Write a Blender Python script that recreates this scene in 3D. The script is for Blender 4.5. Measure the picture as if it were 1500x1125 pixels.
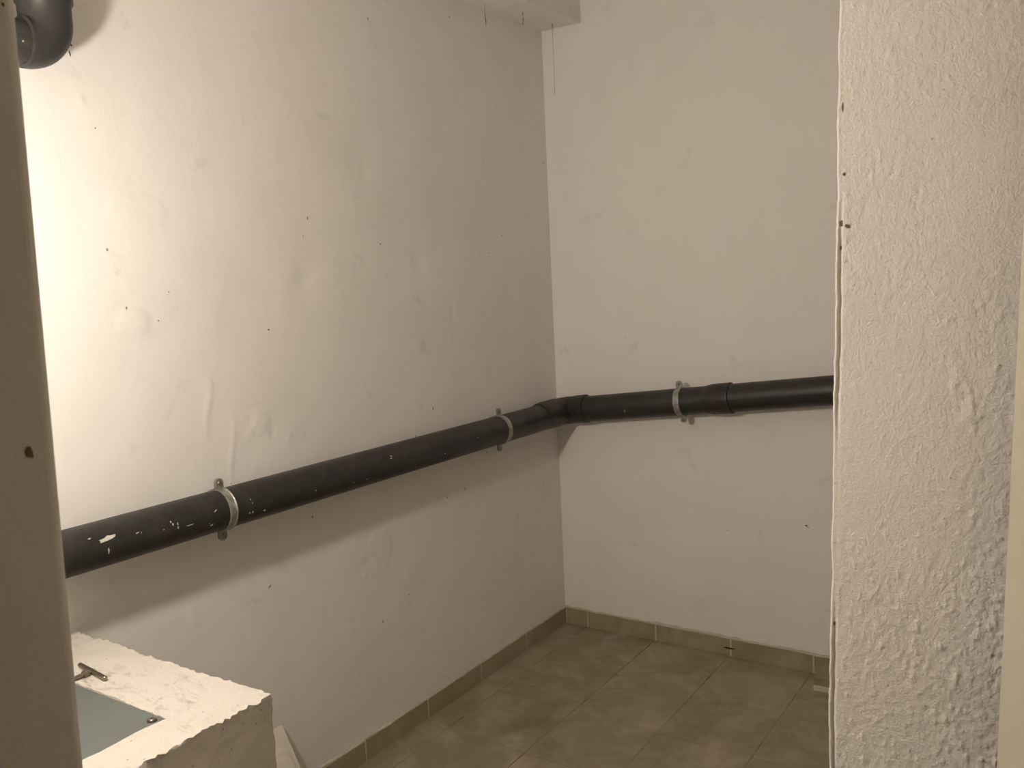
import bpy, bmesh, math, random
import numpy as np
from mathutils import Vector, Matrix

for o in list(bpy.data.objects):
    bpy.data.objects.remove(o, do_unlink=True)
S = bpy.context.scene
COL = S.collection
random.seed(4)

# ---------------------------------------------------------------- camera
# room frame: back wall is y = 0, left wall is x = 0, floor is z = 0 (metres)
F_PX = 1321.65
YAW, PITCH, ROLL = 0.5929006, 0.1272225, -0.0480664
CAM = Vector((2.05569, -3.40048, 1.61823))
fwd = Vector((-math.sin(YAW) * math.cos(PITCH), math.cos(YAW) * math.cos(PITCH), -math.sin(PITCH)))
rgt = Vector((math.cos(YAW), math.sin(YAW), 0))
upv = rgt.cross(fwd)
r2 = rgt * math.cos(ROLL) + upv * math.sin(ROLL)
u2 = -rgt * math.sin(ROLL) + upv * math.cos(ROLL)
cd = bpy.data.cameras.new('camera')
cam = bpy.data.objects.new('camera', cd)
COL.objects.link(cam)
M = Matrix((r2, u2, -fwd)).transposed().to_4x4()
M.translation = CAM
cam.matrix_world = M
cd.sensor_width = 36.0
cd.lens = F_PX * 36.0 / 1500.0
cd.clip_start = 0.02
cd.dof.use_dof = True
cd.dof.focus_distance = 2.6
cd.dof.aperture_fstop = 16.0
S.camera = cam

# ---------------------------------------------------------------- light
LAMP = Vector((0.615, -2.85, 1.765))
LAMP_RADIUS = 0.042
LAMP_STRENGTH = 810.0
LAMP_COLOR = (1.0, 0.91, 0.785)
w = bpy.data.worlds.new('unlit_surroundings')
S.world = w
w.use_nodes = True
w.node_tree.nodes['Background'].inputs[0].default_value = (0, 0, 0, 1)
w.node_tree.nodes['Background'].inputs[1].default_value = 0.0
S.view_settings.view_transform = 'Standard'
S.view_settings.look = 'None'
S.view_settings.gamma = 1.0
S.view_settings.use_curve_mapping = False
S.view_settings.exposure = -0.13


# ---------------------------------------------------------------- noise
def _hash(ix, iy, iz, seed):
    n = (ix.astype(np.int64) * 374761393 + iy.astype(np.int64) * 668265263 +
         iz.astype(np.int64) * 2147483647 + seed * 974711) & 0xFFFFFFFF
    n = ((n ^ (n >> 13)) * 1274126177) & 0xFFFFFFFF
    n = ((n ^ (n >> 16)) * 2246822519) & 0xFFFFFFFF
    return ((n ^ (n >> 15)) & 0xFFFFFF) / float(0xFFFFFF) * 2 - 1


def vnoise(p, f, seed=0):
    q = np.asarray(p, float) * f
    i = np.floor(q); t = q - i
    t = t * t * (3 - 2 * t)
    i = i.astype(np.int64)
    out = 0
    for a in (0, 1):
        wx = t[:, 0] if a else 1 - t[:, 0]
        for b in (0, 1):
            wy = t[:, 1] if b else 1 - t[:, 1]
            for c in (0, 1):
                wz = t[:, 2] if c else 1 - t[:, 2]
                out = out + wx * wy * wz * _hash(i[:, 0] + a, i[:, 1] + b, i[:, 2] + c, seed)
    return out


def fbm(p, f, octv=4, seed=0, gain=0.5):
    s = 0; a = 1
    for k in range(octv):
        s = s + a * vnoise(p, f, seed + k * 17)
        f *= 2.03; a *= gain
    return s


# ---------------------------------------------------------------- materials
class NT:
    def __init__(self, name):
        self.m = bpy.data.materials.new(name)
        self.m.use_nodes = True
        self.t = self.m.node_tree
        self.b = self.t.nodes['Principled BSDF']
        g = self.t.nodes.new('ShaderNodeNewGeometry')
        self.pos = g.outputs['Position']
        self.nrm = g.outputs['Normal']

    def n(self, kind, **kw):
        x = self.t.nodes.new('ShaderNode' + kind)
        for k, v in kw.items():
            setattr(x, k, v)
        return x

    def lk(self, a, b):
        self.t.links.new(a, b)

    def noise(self, scale, detail=4, rough=0.55, vec=None, dist=0.0):
        x = self.n('TexNoise')
        x.inputs['Scale'].default_value = scale
        x.inputs['Detail'].default_value = detail
        x.inputs['Roughness'].default_value = rough
        x.inputs['Distortion'].default_value = dist
        self.lk(vec or self.pos, x.inputs['Vector'])
        return x.outputs['Fac']

    def stretch(self, sx, sy, sz, off=(0, 0, 0)):
        x = self.n('Mapping')
        x.inputs['Scale'].default_value = (sx, sy, sz)
        x.inputs['Location'].default_value = off
        self.lk(self.pos, x.inputs['Vector'])
        return x.outputs['Vector']

    def ramp(self, fac, a, b, ca=(0, 0, 0, 1), cb=(1, 1, 1, 1)):
        x = self.n('ValToRGB')
        x.color_ramp.elements[0].position = a
        x.color_ramp.elements[1].position = b
        x.color_ramp.elements[0].color = ca
        x.color_ramp.elements[1].color = cb
        self.lk(fac, x.inputs['Fac'])
        return x.outputs['Color']

    def math(self, op, a, b=None, clamp=False):
        x = self.n('Math', operation=op, use_clamp=clamp)
        for i, v in enumerate((a, b)):
            if v is None:
                continue
            if isinstance(v, (int, float)):
                x.inputs[i].default_value = v
            else:
                self.lk(v, x.inputs[i])
        return x.outputs[0]

    def mix(self, fac, a, b):
        x = self.n('Mix', data_type='RGBA')
        for s, v in ((x.inputs[0], fac), (x.inputs[6], a), (x.inputs[7], b)):
            if isinstance(v, (int, float)):
                s.default_value = v
            elif isinstance(v, tuple):
                s.default_value = v if len(v) == 4 else (*v, 1)
            else:
                self.lk(v, s)
        return x.outputs[2]

    def specks(self, scale, size, keep, vec=None):
        """sparse small blobs: voronoi distance below size, only in a share of the cells"""
        v = self.n('TexVoronoi')
        v.inputs['Scale'].default_value = scale
        self.lk(vec or self.pos, v.inputs['Vector'])
        near = self.math('LESS_THAN', v.outputs['Distance'], size)
        sep = self.n('SeparateColor')
        self.lk(v.outputs['Color'], sep.inputs[0])
        pick = self.math('LESS_THAN', sep.outputs[0], keep)
        return self.math('MULTIPLY', near, pick)

    def bump(self, h, strength, dist, prev=None):
        x = self.n('Bump')
        x.inputs['Strength'].default_value = strength
        x.inputs['Distance'].default_value = dist
        self.lk(h, x.inputs['Height'])
        if prev is not None:
            self.lk(prev, x.inputs['Normal'])
        return x.outputs['Normal']

    def done(self, color, rough=0.8, normal=None, metal=0.0, spec=0.5):
        if isinstance(color, tuple):
            self.b.inputs['Base Color'].default_value = color if len(color) == 4 else (*color, 1)
        else:
            self.lk(color, self.b.inputs['Base Color'])
        if isinstance(rough, (int, float)):
            self.b.inputs['Roughness'].default_value = rough
        else:
            self.lk(rough, self.b.inputs['Roughness'])
        self.b.inputs['Metallic'].default_value = metal
        self.b.inputs['Specular IOR Level'].default_value = spec
        if normal is not None:
            self.lk(normal, self.b.inputs['Normal'])
        return self.m


def mat_wall(name, base, dirt, grain=0.5, speck=0.05):
    n = NT(name)
    blot = n.ramp(n.noise(2.3, 5, 0.6), 0.42, 0.72)
    c = n.mix(n.math('MULTIPLY', blot, 0.30), base, dirt)
    streak = n.ramp(n.noise(1.0, 5, 0.6, n.stretch(9, 9, 1.2)), 0.50, 0.80)
    c = n.mix(n.math('MULTIPLY', streak, 0.22), c, dirt)
    smudge = n.ramp(n.noise(7, 6, 0.65, None, 0.6), 0.62, 0.78)
    c = n.mix(n.math('MULTIPLY', smudge, 0.28), c, tuple(x * 0.55 for x in dirt))
    sp = n.specks(11, 0.035, speck, n.stretch(1, 1, 0.7))
    c = n.mix(n.math('MULTIPLY', sp, 0.75), c, (0.10, 0.075, 0.05))
    nb = n.bump(n.noise(45, 5, 0.6), grain * 0.22, 0.005)
    nb = n.bump(n.noise(230, 3, 0.6), grain * 0.5, 0.0014, nb)
    return n.done(c, 0.82, nb, spec=0.25)


M_wall = mat_wall('white_wall_paint', (0.87, 0.835, 0.805), (0.74, 0.695, 0.65))
M_back = mat_wall('white_back_wall_paint', (0.88, 0.845, 0.815), (0.79, 0.745, 0.705), 0.45, 0.03)
M_ceil = mat_wall('white_ceiling_paint', (0.86, 0.82, 0.785), (0.76, 0.71, 0.66), 0.5, 0.03)


def mat_rough_plaster():
    n = NT('rough_white_plaster')
    blot = n.ramp(n.noise(3.2, 5, 0.6), 0.40, 0.75)
    c = n.mix(n.math('MULTIPLY', blot, 0.35), (0.84, 0.79, 0.745), (0.70, 0.645, 0.57))
    pit = n.specks(70, 0.11, 0.10)
    c = n.mix(n.math('MULTIPLY', pit, 0.45), c, (0.28, 0.23, 0.17))
    sp = n.specks(9, 0.035, 0.07)
    c = n.mix(n.math('MULTIPLY', sp, 0.8), c, (0.13, 0.09, 0.05))
    nb = n.bump(n.noise(300, 3, 0.6), 0.55, 0.003)
    nb = n.bump(n.noise(480, 3, 0.6), 0.3, 0.0012, nb)
    return n.done(c, 0.88, nb, spec=0.2)


M_rough = mat_rough_plaster()


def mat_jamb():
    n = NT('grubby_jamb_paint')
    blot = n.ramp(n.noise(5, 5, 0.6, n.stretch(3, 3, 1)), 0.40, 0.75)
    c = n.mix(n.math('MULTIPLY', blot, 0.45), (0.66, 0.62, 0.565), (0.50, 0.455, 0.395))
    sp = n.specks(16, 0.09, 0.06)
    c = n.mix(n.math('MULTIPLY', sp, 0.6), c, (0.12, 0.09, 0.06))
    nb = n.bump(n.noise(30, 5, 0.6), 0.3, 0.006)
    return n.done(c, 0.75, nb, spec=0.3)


M_jamb = mat_jamb()


def mat_block():
    n = NT('whitewashed_masonry')
    zone = n.ramp(n.noise(4.5, 4, 0.6), 0.42, 0.62)
    scuff = n.ramp(n.noise(34, 6, 0.7, n.stretch(0.6, 1.5, 1), 0.8), 0.50, 0.66)
    c = n.mix(n.math('MULTIPLY', n.math('MULTIPLY', zone, scuff), 0.75), (0.68, 0.63, 0.57), (0.20, 0.16, 0.12))
    pit = n.specks(75, 0.15, 0.10)
    c = n.mix(n.math('MULTIPLY', pit, 0.6), c, (0.20, 0.16, 0.12))
    nb = n.bump(n.noise(60, 5, 0.65), 0.45, 0.005)
    nb = n.bump(n.noise(240, 3, 0.6), 0.35, 0.0015, nb)
    return n.done(c, 0.88, nb, spec=0.2)


M_block = mat_block()


def mat_tile(name, base, alt, dusty, rough):
    n = NT(name)
    oi = n.n('ObjectInfo')
    c = n.mix(oi.outputs['Random'], base, alt)
    cloud = n.ramp(n.noise(5.5, 6, 0.65, None, 0.5), 0.44, 0.66)
    c = n.mix(n.math('MULTIPLY', cloud, 0.85), c, dusty)
    dark = n.ramp(n.noise(3.1, 5, 0.6, n.stretch(1, 1, 1, (7, 3, 1)), 0.8), 0.50, 0.72)
    c = n.mix(n.math('MULTIPLY', dark, 0.65), c, tuple(x * 0.55 for x in base))
    scr = n.ramp(n.noise(22, 5, 0.7, n.stretch(0.5, 2.2, 1), 1.2), 0.62, 0.70)
    c = n.mix(n.math('MULTIPLY', scr, 0.3), c, tuple(x * 1.35 for x in dusty))
    sp = n.specks(14, 0.05, 0.16)
    c = n.mix(n.math('MULTIPLY', sp, 0.7), c, (0.06, 0.045, 0.03))
    nb = n.bump(n.noise(90, 3, 0.5), 0.12, 0.001)
    return n.done(c, rough, nb, spec=0.35)


M_tile = mat_tile('beige_floor_tile', (0.295, 0.25, 0.16), (0.265, 0.225, 0.14), (0.40, 0.345, 0.26), 0.55)
M_skirt = mat_tile('beige_skirting_tile', (0.35, 0.30, 0.195), (0.32, 0.275, 0.18), (0.40, 0.345, 0.25), 0.5)


def mat_grout_floor():
    n = NT('dirty_floor_grout')
    d = n.ramp(n.noise(6, 4, 0.6), 0.50, 0.60)
    return n.done(n.mix(d, (0.27, 0.23, 0.155), (0.05, 0.038, 0.024)), 0.9, spec=0.2)


M_groutf = mat_grout_floor()


def plain(name, col, rough=0.6, metal=0.0, nscale=30, amt=0.25, bump=0.1, spec=0.4):
    n = NT(name)
    f = n.ramp(n.noise(nscale, 5, 0.6), 0.35, 0.7)
    c = n.mix(n.math('MULTIPLY', f, amt), col, tuple(x * 0.6 for x in col))
    nb = n.bump(n.noise(nscale * 4, 3, 0.6), bump, 0.001)
    return n.done(c, rough, nb, metal, spec)


M_grout = plain('pale_skirting_grout', (0.60, 0.54, 0.41), 0.9)
M_mortar = plain('plaster_lip', (0.60, 0.54, 0.44), 0.9, bump=0.5)
M_door = plain('cream_door_paint', (0.57, 0.52, 0.40), 0.5, nscale=4, amt=0.08, bump=0.03)
M_board = plain('white_board_paint', (0.72, 0.67, 0.60), 0.55, amt=0.12)
M_plate = plain('grey_steel_plate', (0.19, 0.21, 0.20), 0.5, 0.3, nscale=9, amt=0.22, bump=0.03)
M_steel = plain('tarnished_steel', (0.30, 0.26, 0.21), 0.35, 0.9, nscale=60, amt=0.5)
M_screw = plain('screw_metal', (0.33, 0.29, 0.24), 0.35, 0.9, nscale=90, amt=0.4)
M_darkm = plain('dark_washer', (0.06, 0.055, 0.05), 0.5, 0.5)
M_paint = plain('pale_paint_splash', (0.62, 0.60, 0.54), 0.7, nscale=120, amt=0.5)
M_web = plain('dusty_cobweb', (0.16, 0.125, 0.09), 0.95)
M_chip = plain('dark_chip', (0.03, 0.022, 0.015), 0.9)
M_white = plain('white_tile_edge', (0.62, 0.57, 0.47), 0.7)
M_lampbase = plain('white_lamp_plastic', (0.75, 0.72, 0.66), 0.5)


def mat_pipe(name, base, dust, fleck_keep, dust_amt):
    n = NT(name)
    f = n.ramp(n.noise(9, 5, 0.6, n.stretch(1, 1, 1)), 0.35, 0.7)
    c = n.mix(n.math('MULTIPLY', f, 0.5), base, tuple(x * 0.7 for x in base))
    dn = n.ramp(n.noise(22, 5, 0.65), 0.45, 0.75)
    c = n.mix(n.math('MULTIPLY', dn, dust_amt * 0.35), c, dust)
    warp = n.n('Mix', data_type='VECTOR')
    warp.inputs[0].default_value = 0.012
    n.lk(n.pos, warp.inputs[4])
    nz = n.n('TexNoise')
    nz.inputs['Scale'].default_value = 60
    n.lk(n.pos, nz.inputs['Vector'])
    n.lk(nz.outputs['Color'], warp.inputs[5])
    fl = n.specks(55, 0.13, fleck_keep, warp.outputs[1])
    c = n.mix(n.math('MULTIPLY', fl, 0.8), c, (0.42, 0.39, 0.33))
    nb = n.bump(n.noise(70, 4, 0.6), 0.15, 0.001)
    return n.done(c, n.math('ADD', n.math('MULTIPLY', f, 0.12), 0.40), nb, spec=0.45)


M_pipe = mat_pipe('black_drain_pipe', (0.021, 0.022, 0.020), (0.12, 0.10, 0.08), 0.022, 0.55)
M_pipe2 = mat_pipe('black_pipe_socket', (0.024, 0.023, 0.020), (0.12, 0.10, 0.08), 0.03, 0.55)
M_grey = mat_pipe('grey_soil_pipe', (0.034, 0.034, 0.031), (0.09, 0.08, 0.065), 0.05, 0.3)


def mat_galv():
    n = NT('galvanised_band')
    f = n.ramp(n.noise(60, 5, 0.65), 0.38, 0.68)
    c = n.mix(f, (0.40, 0.405, 0.37), (0.20, 0.19, 0.165))
    fl = n.specks(120, 0.22, 0.10)
    c = n.mix(fl, c, (0.62, 0.60, 0.54))
    nb = n.bump(n.noise(150, 3, 0.6), 0.2, 0.001)
    return n.done(c, 0.45, nb, 0.55, 0.5)


M_galv = mat_galv()


# ---------------------------------------------------------------- mesh helpers
def link(name, me, mat=None, parent=None, smooth=False):
    o = bpy.data.objects.new(name, me)
    COL.objects.link(o)
    if mat is not None and not me.materials:
        me.materials.append(mat)
    if smooth:
        me.polygons.foreach_set('use_smooth', [True] * len(me.polygons))
        me.update()
    if parent is not None:
        o.parent = parent
    return o


def pyd(name, v, f):
    me = bpy.data.meshes.new(name)
    me.from_pydata([tuple(x) for x in v], [], f)
    me.update()
    return me


def bmesh_to(name, bm):
    bmesh.ops.recalc_face_normals(bm, faces=bm.faces)
    me = bpy.data.meshes.new(name)
    bm.to_mesh(me)
    bm.free()
    return me


def box_bm(x0, x1, y0, y1, z0, z1, bev=0.0, seg=2):
    bm = bmesh.new()
    bmesh.ops.create_cube(bm, size=1)
    for v in bm.verts:
        v.co = Vector(((x0 + x1) / 2 + v.co.x * (x1 - x0), (y0 + y1) / 2 + v.co.y * (y1 - y0),
                       (z0 + z1) / 2 + v.co.z * (z1 - z0)))
    if bev:
        bmesh.ops.bevel(bm, geom=bm.edges[:], offset=bev, segments=seg, affect='EDGES', profile=0.5)
    return bm


def box(name, x0, x1, y0, y1, z0, z1, mat, parent=None, bev=0.0, seg=2):
    return link(name, bmesh_to(name, box_bm(x0, x1, y0, y1, z0, z1, bev, seg)), mat, parent)


def grid_faces(nu, nv, base=0, flip=False):
    f = []
    for i in range(nu - 1):
        for j in range(nv - 1):
            a = base + i * nv + j
            q = (a, a + nv, a + nv + 1, a + 1)
            f.append(q[::-1] if flip else q)
    return f


def fast_grid(name, P, nu, nv, flip=False, extra_v=None, extra_f=None):
    """quads over an (nu*nv,3) array, fast"""
    a = (np.arange(nu - 1)[:, None] * nv + np.arange(nv - 1)[None, :]).ravel()
    q = np.stack([a, a + nv, a + nv + 1, a + 1], 1)
    if flip:
        q = q[:, ::-1]
    me = bpy.data.meshes.new(name)
    V = P if extra_v is None else np.vstack([P, extra_v])
    me.vertices.add(len(V))
    me.vertices.foreach_set('co', V.astype(np.float32).ravel())
    nq = len(q)
    ef = extra_f or []
    lt = nq * 4 + 4 * len(ef)
    me.loops.add(lt)
    idx = q.ravel().tolist() + [i for f in ef for i in f]
    me.loops.foreach_set('vertex_index', idx)
    me.polygons.add(nq + len(ef))
    me.polygons.foreach_set('loop_start', np.arange(0, lt, 4, dtype=np.int32))
    sm = np.ones(nq + len(ef), bool)
    sm[nq:] = False
    me.polygons.foreach_set('use_smooth', sm)
    me.update(calc_edges=True)
    me.validate()
    return me


def sweep(path, radii, nseg=28, cap=True):
    """tube along a list of points with a radius for each"""
    pts = [Vector(p) for p in path]
    n = len(pts)
    V, Fc = [], []
    tprev = None
    ref = None
    for i, p in enumerate(pts):
        if i == 0:
            t = (pts[1] - p)
        elif i == n - 1:
            t = (p - pts[-2])
        else:
            a = (p - pts[i - 1]); b = (pts[i + 1] - p)
            t = (a.normalized() if a.length > 1e-9 else b.normalized()) + (b.normalized() if b.length > 1e-9 else a.normalized())
        t = t.normalized() if t.length > 1e-9 else tprev
        if ref is None:
            ref = Vector((0, 0, 1)) if abs(t.z) < 0.9 else Vector((0, 1, 0))
            u = (ref - t * ref.dot(t)).normalized()
        else:
            u = tprev.rotation_difference(t) @ u
            u = (u - t * u.dot(t)).normalized()
        tprev = t
        v = t.cross(u)
        for k in range(nseg):
            a = 2 * math.pi * k / nseg
            V.append(p + (u * math.cos(a) + v * math.sin(a)) * radii[i])
    for i in range(n - 1):
        for k in range(nseg):
            a = i * nseg + k; b = i * nseg + (k + 1) % nseg
            Fc.append((a, b, b + nseg, a + nseg))
    if cap:
        Fc.append(tuple(range(nseg - 1, -1, -1)))
        Fc.append(tuple(range((n - 1) * nseg, n * nseg)))
    return V, Fc


def tube(name, path, radii, mat, parent=None, nseg=28, sharp=True):
    if isinstance(radii, (int, float)):
        radii = [radii] * len(path)
    V, Fc = sweep(path, radii, nseg)
    me = pyd(name, V, Fc)
    o = link(name, me, mat, parent, smooth=True)
    if sharp:
        me.set_sharp_from_angle(angle=math.radians(35))
    return o


def tag(o, label=None, cat=None, group=None, kind=None):
    for k, v in (('label', label), ('category', cat), ('group', group), ('kind', kind)):
        if v:
            o[k] = v
    return o


def empty(name, loc=(0, 0, 0)):
    o = bpy.data.objects.new(name, None)
    COL.objects.link(o)
    o.location = loc
    o.empty_display_size = 0.05
    return o


def struct(o, label, cat):
    return tag(o, label, cat, kind='structure')


# ---------------------------------------------------------------- setting
WX, YF, ZC = 2.60, -3.00, 2.82          # room width, inner face of the door wall, ceiling height

# floor slab (grout bed) and tiles
floor = box('floor', -0.12, WX + 0.12, YF - 0.2, 0.12, -0.08, -0.0014, M_groutf)
struct(floor, 'beige square floor tiles with dirty joints', 'floor')
TL = 1 / 3.0
GAP = 0.0022
tile_cache = {}


def tile_mesh(wd, dp):
    k = (round(wd, 4), round(dp, 4))
    if k not in tile_cache:
        tile_cache[k] = bmesh_to('floor_tile', box_bm(-wd / 2, wd / 2, -dp / 2, dp / 2, -0.007, 0, 0.0011, 1))
        tile_cache[k].materials.append(M_tile)
    return tile_cache[k]


xs = [0.0] + [0.112 + TL * k for k in range(8)]
xs = [x for x in xs if x < WX] + [WX]
ys = [0.0] + [-(0.042 + TL * k) for k in range(1, 9)]
ys = [y for y in ys if y > YF] + [YF]
for i in range(len(xs) - 1):
    for j in range(len(ys) - 1):
        x0, x1 = xs[i] + GAP / 2, xs[i + 1] - GAP / 2
        y1, y0 = ys[j] - GAP / 2, ys[j + 1] + GAP / 2
        if y1 - y0 < 0.02 or x1 - x0 < 0.02:
            continue
        o = link('floor_tile', tile_mesh(x1 - x0, y1 - y0), None, floor)
        o.location = ((x0 + x1) / 2, (y0 + y1) / 2, random.uniform(-0.0004, 0.0003))
        o.rotation_euler = (random.uniform(-0.0012, 0.0012), random.uniform(-0.0012, 0.0012), 0)

# left wall: hand-trowelled plaster with real unevenness and a few scars
def plaster_wall(name, origin, du, dv, nrm, su, sv, step, amp, mat, scars, seed, back=0.12):
    nu = int(su / step) + 1; nv = int(sv / step) + 1
    U, Vv = np.meshgrid(np.linspace(0, su, nu), np.linspace(0, sv, nv), indexing='ij')
    P = np.array(origin)[None, :] + U.ravel()[:, None] * np.array(du) + Vv.ravel()[:, None] * np.array(dv)
    h = amp * (0.9 * fbm(P, 1.1, 2, seed) + 0.22 * fbm(P, 6, 3, seed + 5) + 0.05 * fbm(P, 30, 2, seed + 9))
    u = U.ravel(); v = Vv.ravel()
    for (cu, cv, ru, rv, a, kind) in scars:
        d = np.sqrt(((u - cu) / ru) ** 2 + ((v - cv) / rv) ** 2)
        if kind == 'dent':
            h += a * np.exp(-d ** 2 * 2)
        elif kind == 'flake':
            h += a * np.clip((1 - d) * 6 + 0.6 * fbm(P, 60, 2, seed), 0, 1)
        elif kind == 'ridge':
            h += a * np.exp(-((u - cu - 0.012 * np.sin((v - cv) / rv * 2.2)) / ru) ** 2) * np.clip(1.3 - np.abs(v - cv) / rv, 0, 1)
    edge = np.minimum(np.minimum(u, su - u), np.minimum(v, sv - v))
    h *= np.clip(edge / 0.03, 0.15, 1)
    P = P + h[:, None] * np.array(nrm)
    # a box behind the plaster
    o = np.array(origin) - np.array(nrm) * back
    c = [o, o + np.array(du) * su, o + np.array(du) * su + np.array(dv) * sv, o + np.array(dv) * sv]
    b = len(P)
    ids = [0, (nu - 1) * nv, (nu - 1) * nv + nv - 1, nv - 1]
    ef = [(b, b + 3, b + 2, b + 1)] + [(ids[k], b + k, b + (k + 1) % 4, ids[(k + 1) % 4]) for k in range(4)]
    flip = Vector(du).cross(Vector(dv)).dot(Vector(nrm)) < 0
    if flip:
        ef = [tuple(reversed(f)) for f in ef]
    me = fast_grid(name, P, nu, nv, flip, np.array(c), ef)
    me.materials.append(mat)
    return link(name, me)


# u runs from the door wall (y = -2.9) to the corner, v runs up
SU = -YF
scars = [(SU - 1.84, 1.28, 0.010, 0.085, 0.0022, 'ridge'), (SU - 1.77, 1.15, 0.006, 0.10, 0.0025, 'ridge'),
         (SU - 2.04, 1.53, 0.05, 0.035, 0.0018, 'flake'), (SU - 1.70, 1.19, 0.012, 0.012, 0.004, 'dent'),
         (SU - 1.62, 1.17, 0.008, 0.014, -0.004, 'dent'), (SU - 1.56, 1.15, 0.010, 0.010, 0.004, 'dent'),
         (SU - 1.66, 1.21, 0.035, 0.03, 0.002, 'flake'), (SU - 1.45, 1.62, 0.07, 0.06, -0.0035, 'dent'),
         (SU - 2.12, 2.06, 0.010, 0.012, 0.004, 'dent'), (SU - 1.28, 0.63, 0.012, 0.01, 0.004, 'dent'),
         (SU - 1.36, 0.70, 0.10, 0.05, 0.0018, 'flake'), (SU - 1.20, 0.70, 0.06, 0.09, 0.0018, 'flake'),
         (SU - 0.90, 1.65, 0.05, 0.10, -0.003, 'dent'), (SU - 1.02, 0.40, 0.07, 0.05, 0.0014, 'flake'),
         (SU - 1.15, 1.95, 0.03, 0.05, -0.003, 'dent'), (SU - 0.72, 1.45, 0.02, 0.08, -0.002, 'dent'),
         (SU - 1.95, 0.72, 0.012, 0.03, 0.003, 'dent'), (SU - 2.0, 1.80, 0.09, 0.05, 0.0015, 'flake')]
wl = plaster_wall('wall_left', (0, YF, 0), (0, 1, 0), (0, 0, 1), (1, 0, 0), SU, ZC, 0.0085, 0.005, M_wall, scars, 3)
struct(wl, 'long white plastered wall carrying the lower black pipe', 'wall')
bscars = [(1.095, 0.58, 0.008, 0.014, -0.004, 'dent'), (0.33, 0.59, 0.006, 0.012, 0.003, 'dent'), (0.6, 0.3, 0.10, 0.07, -0.0018, 'dent')]
wb = plaster_wall('wall_back', (0, 0, 0), (1, 0, 0), (0, 0, 1), (0, -1, 0), WX, ZC, 0.012, 0.0035, M_back, bscars, 21)
struct(wb, 'plain white end wall behind the rising black pipe', 'wall')
wr = box('wall_right', WX, WX + 0.12, YF, 0, 0, ZC, M_back)
struct(wr, 'white side wall hidden behind the partition', 'wall')
ce = box('ceiling', -0.12, WX + 0.12, YF - 0.2, 0.12, ZC, ZC + 0.1, M_ceil)
struct(ce, 'white plastered ceiling', 'ceiling')

# dropped beam along the left wall
BX, BZ = 0.191, 2.604


def rough_box(name, xs_, ys_, zs_, disp, mat, parent=None):
    """box built of fine face grids that share their border vertices; disp(P) returns moved points"""
    key = {}; V = []; Fc = []

    def vid(x, y, z):
        k = (round(x, 5), round(y, 5), round(z, 5))
        if k not in key:
            key[k] = len(V); V.append(k)
        return key[k]

    def face(A, B, fn, flip):
        for i in range(len(A) - 1):
            for j in range(len(B) - 1):
                q = [vid(*fn(A[i], B[j])), vid(*fn(A[i + 1], B[j])), vid(*fn(A[i + 1], B[j + 1])), vid(*fn(A[i], B[j + 1]))]
                Fc.append(q[::-1] if flip else q)
    X0, X1, Y0, Y1, Z0, Z1 = xs_[0], xs_[-1], ys_[0], ys_[-1], zs_[0], zs_[-1]
    face(xs_, ys_, lambda a, b: (a, b, Z1), False)
    face(xs_, ys_, lambda a, b: (a, b, Z0), True)
    face(ys_, zs_, lambda a, b: (X1, a, b), False)
    face(ys_, zs_, lambda a, b: (X0, a, b), True)
    face(xs_, zs_, lambda a, b: (a, Y0, b), False)
    face(xs_, zs_, lambda a, b: (a, Y1, b), True)
    P = disp(np.array(V, float))
    me = pyd(name, P, Fc)
    o = link(name, me, mat, parent, smooth=True)
    me.set_sharp_from_angle(angle=math.radians(50))
    return o


def lin(a, b, step):
    return list(np.linspace(a, b, max(2, int(round((b - a) / step)) + 1)))


def beam_disp(P):
    d = np.stack([fbm(P, 9, 3, 40), fbm(P, 9, 3, 50), fbm(P, 9, 3, 60)], 1) * 0.0022
    d[:, 1] = 0
    d[P[:, 0] < 0.001] = 0
    return P + d


beam = rough_box('trim_1', lin(0, BX, 0.02), lin(YF, 0, 0.03), lin(BZ, ZC, 0.02), beam_disp, M_ceil)
struct(beam, 'white plastered beam running under the ceiling along the wall', 'beam')

# skirting tiles
SH, ST = 0.073, 0.008
bl = box('baseboard_left', 0, ST - 0.0012, YF, 0, 0, SH - 0.001, M_grout)
struct(bl, 'beige skirting tiles along the wall below the long pipe', 'skirting')
bb = box('baseboard_back', 0, WX, -(ST - 0.0012), 0, 0, SH - 0.001, M_grout)
struct(bb, 'beige skirting tiles along the end wall', 'skirting')
sk_cache = {}


def skirt(parent, length, loc, rz):
    k = round(length, 4)
    if k not in sk_cache:
        m = bmesh_to('skirting_tile', box_bm(0, length, -ST, -0.001, 0.001, SH, 0.0012, 1))
        m.materials.append(M_skirt)
        sk_cache[k] = m
    o = link('skirting_tile', sk_cache[k], None, parent)
    o.location = loc
    o.rotation_euler = (0, 0, rz)
    return o


xj = [ST, 0.119] + [0.119 + TL * k for k in range(1, 8)]
xj = [x for x in xj if x < WX] + [WX]
for a, b in zip(xj[:-1], xj[1:]):
    skirt(bb, b - a - 0.006, (a + 0.003, 0, random.uniform(-0.001, 0.001)), 0)
yj = [-ST] + [-(0.342 + TL * k) for k in range(8)]
yj = [y for y in yj if y > YF] + [YF]
for a, b in zip(yj[:-1], yj[1:]):
    # local +x of the tile runs along +y of the room: rotate by 90 degrees, tile face towards +x
    skirt(bl, a - b - 0.006, (0, b + 0.003, random.uniform(-0.001, 0.001)), math.pi / 2)


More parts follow.
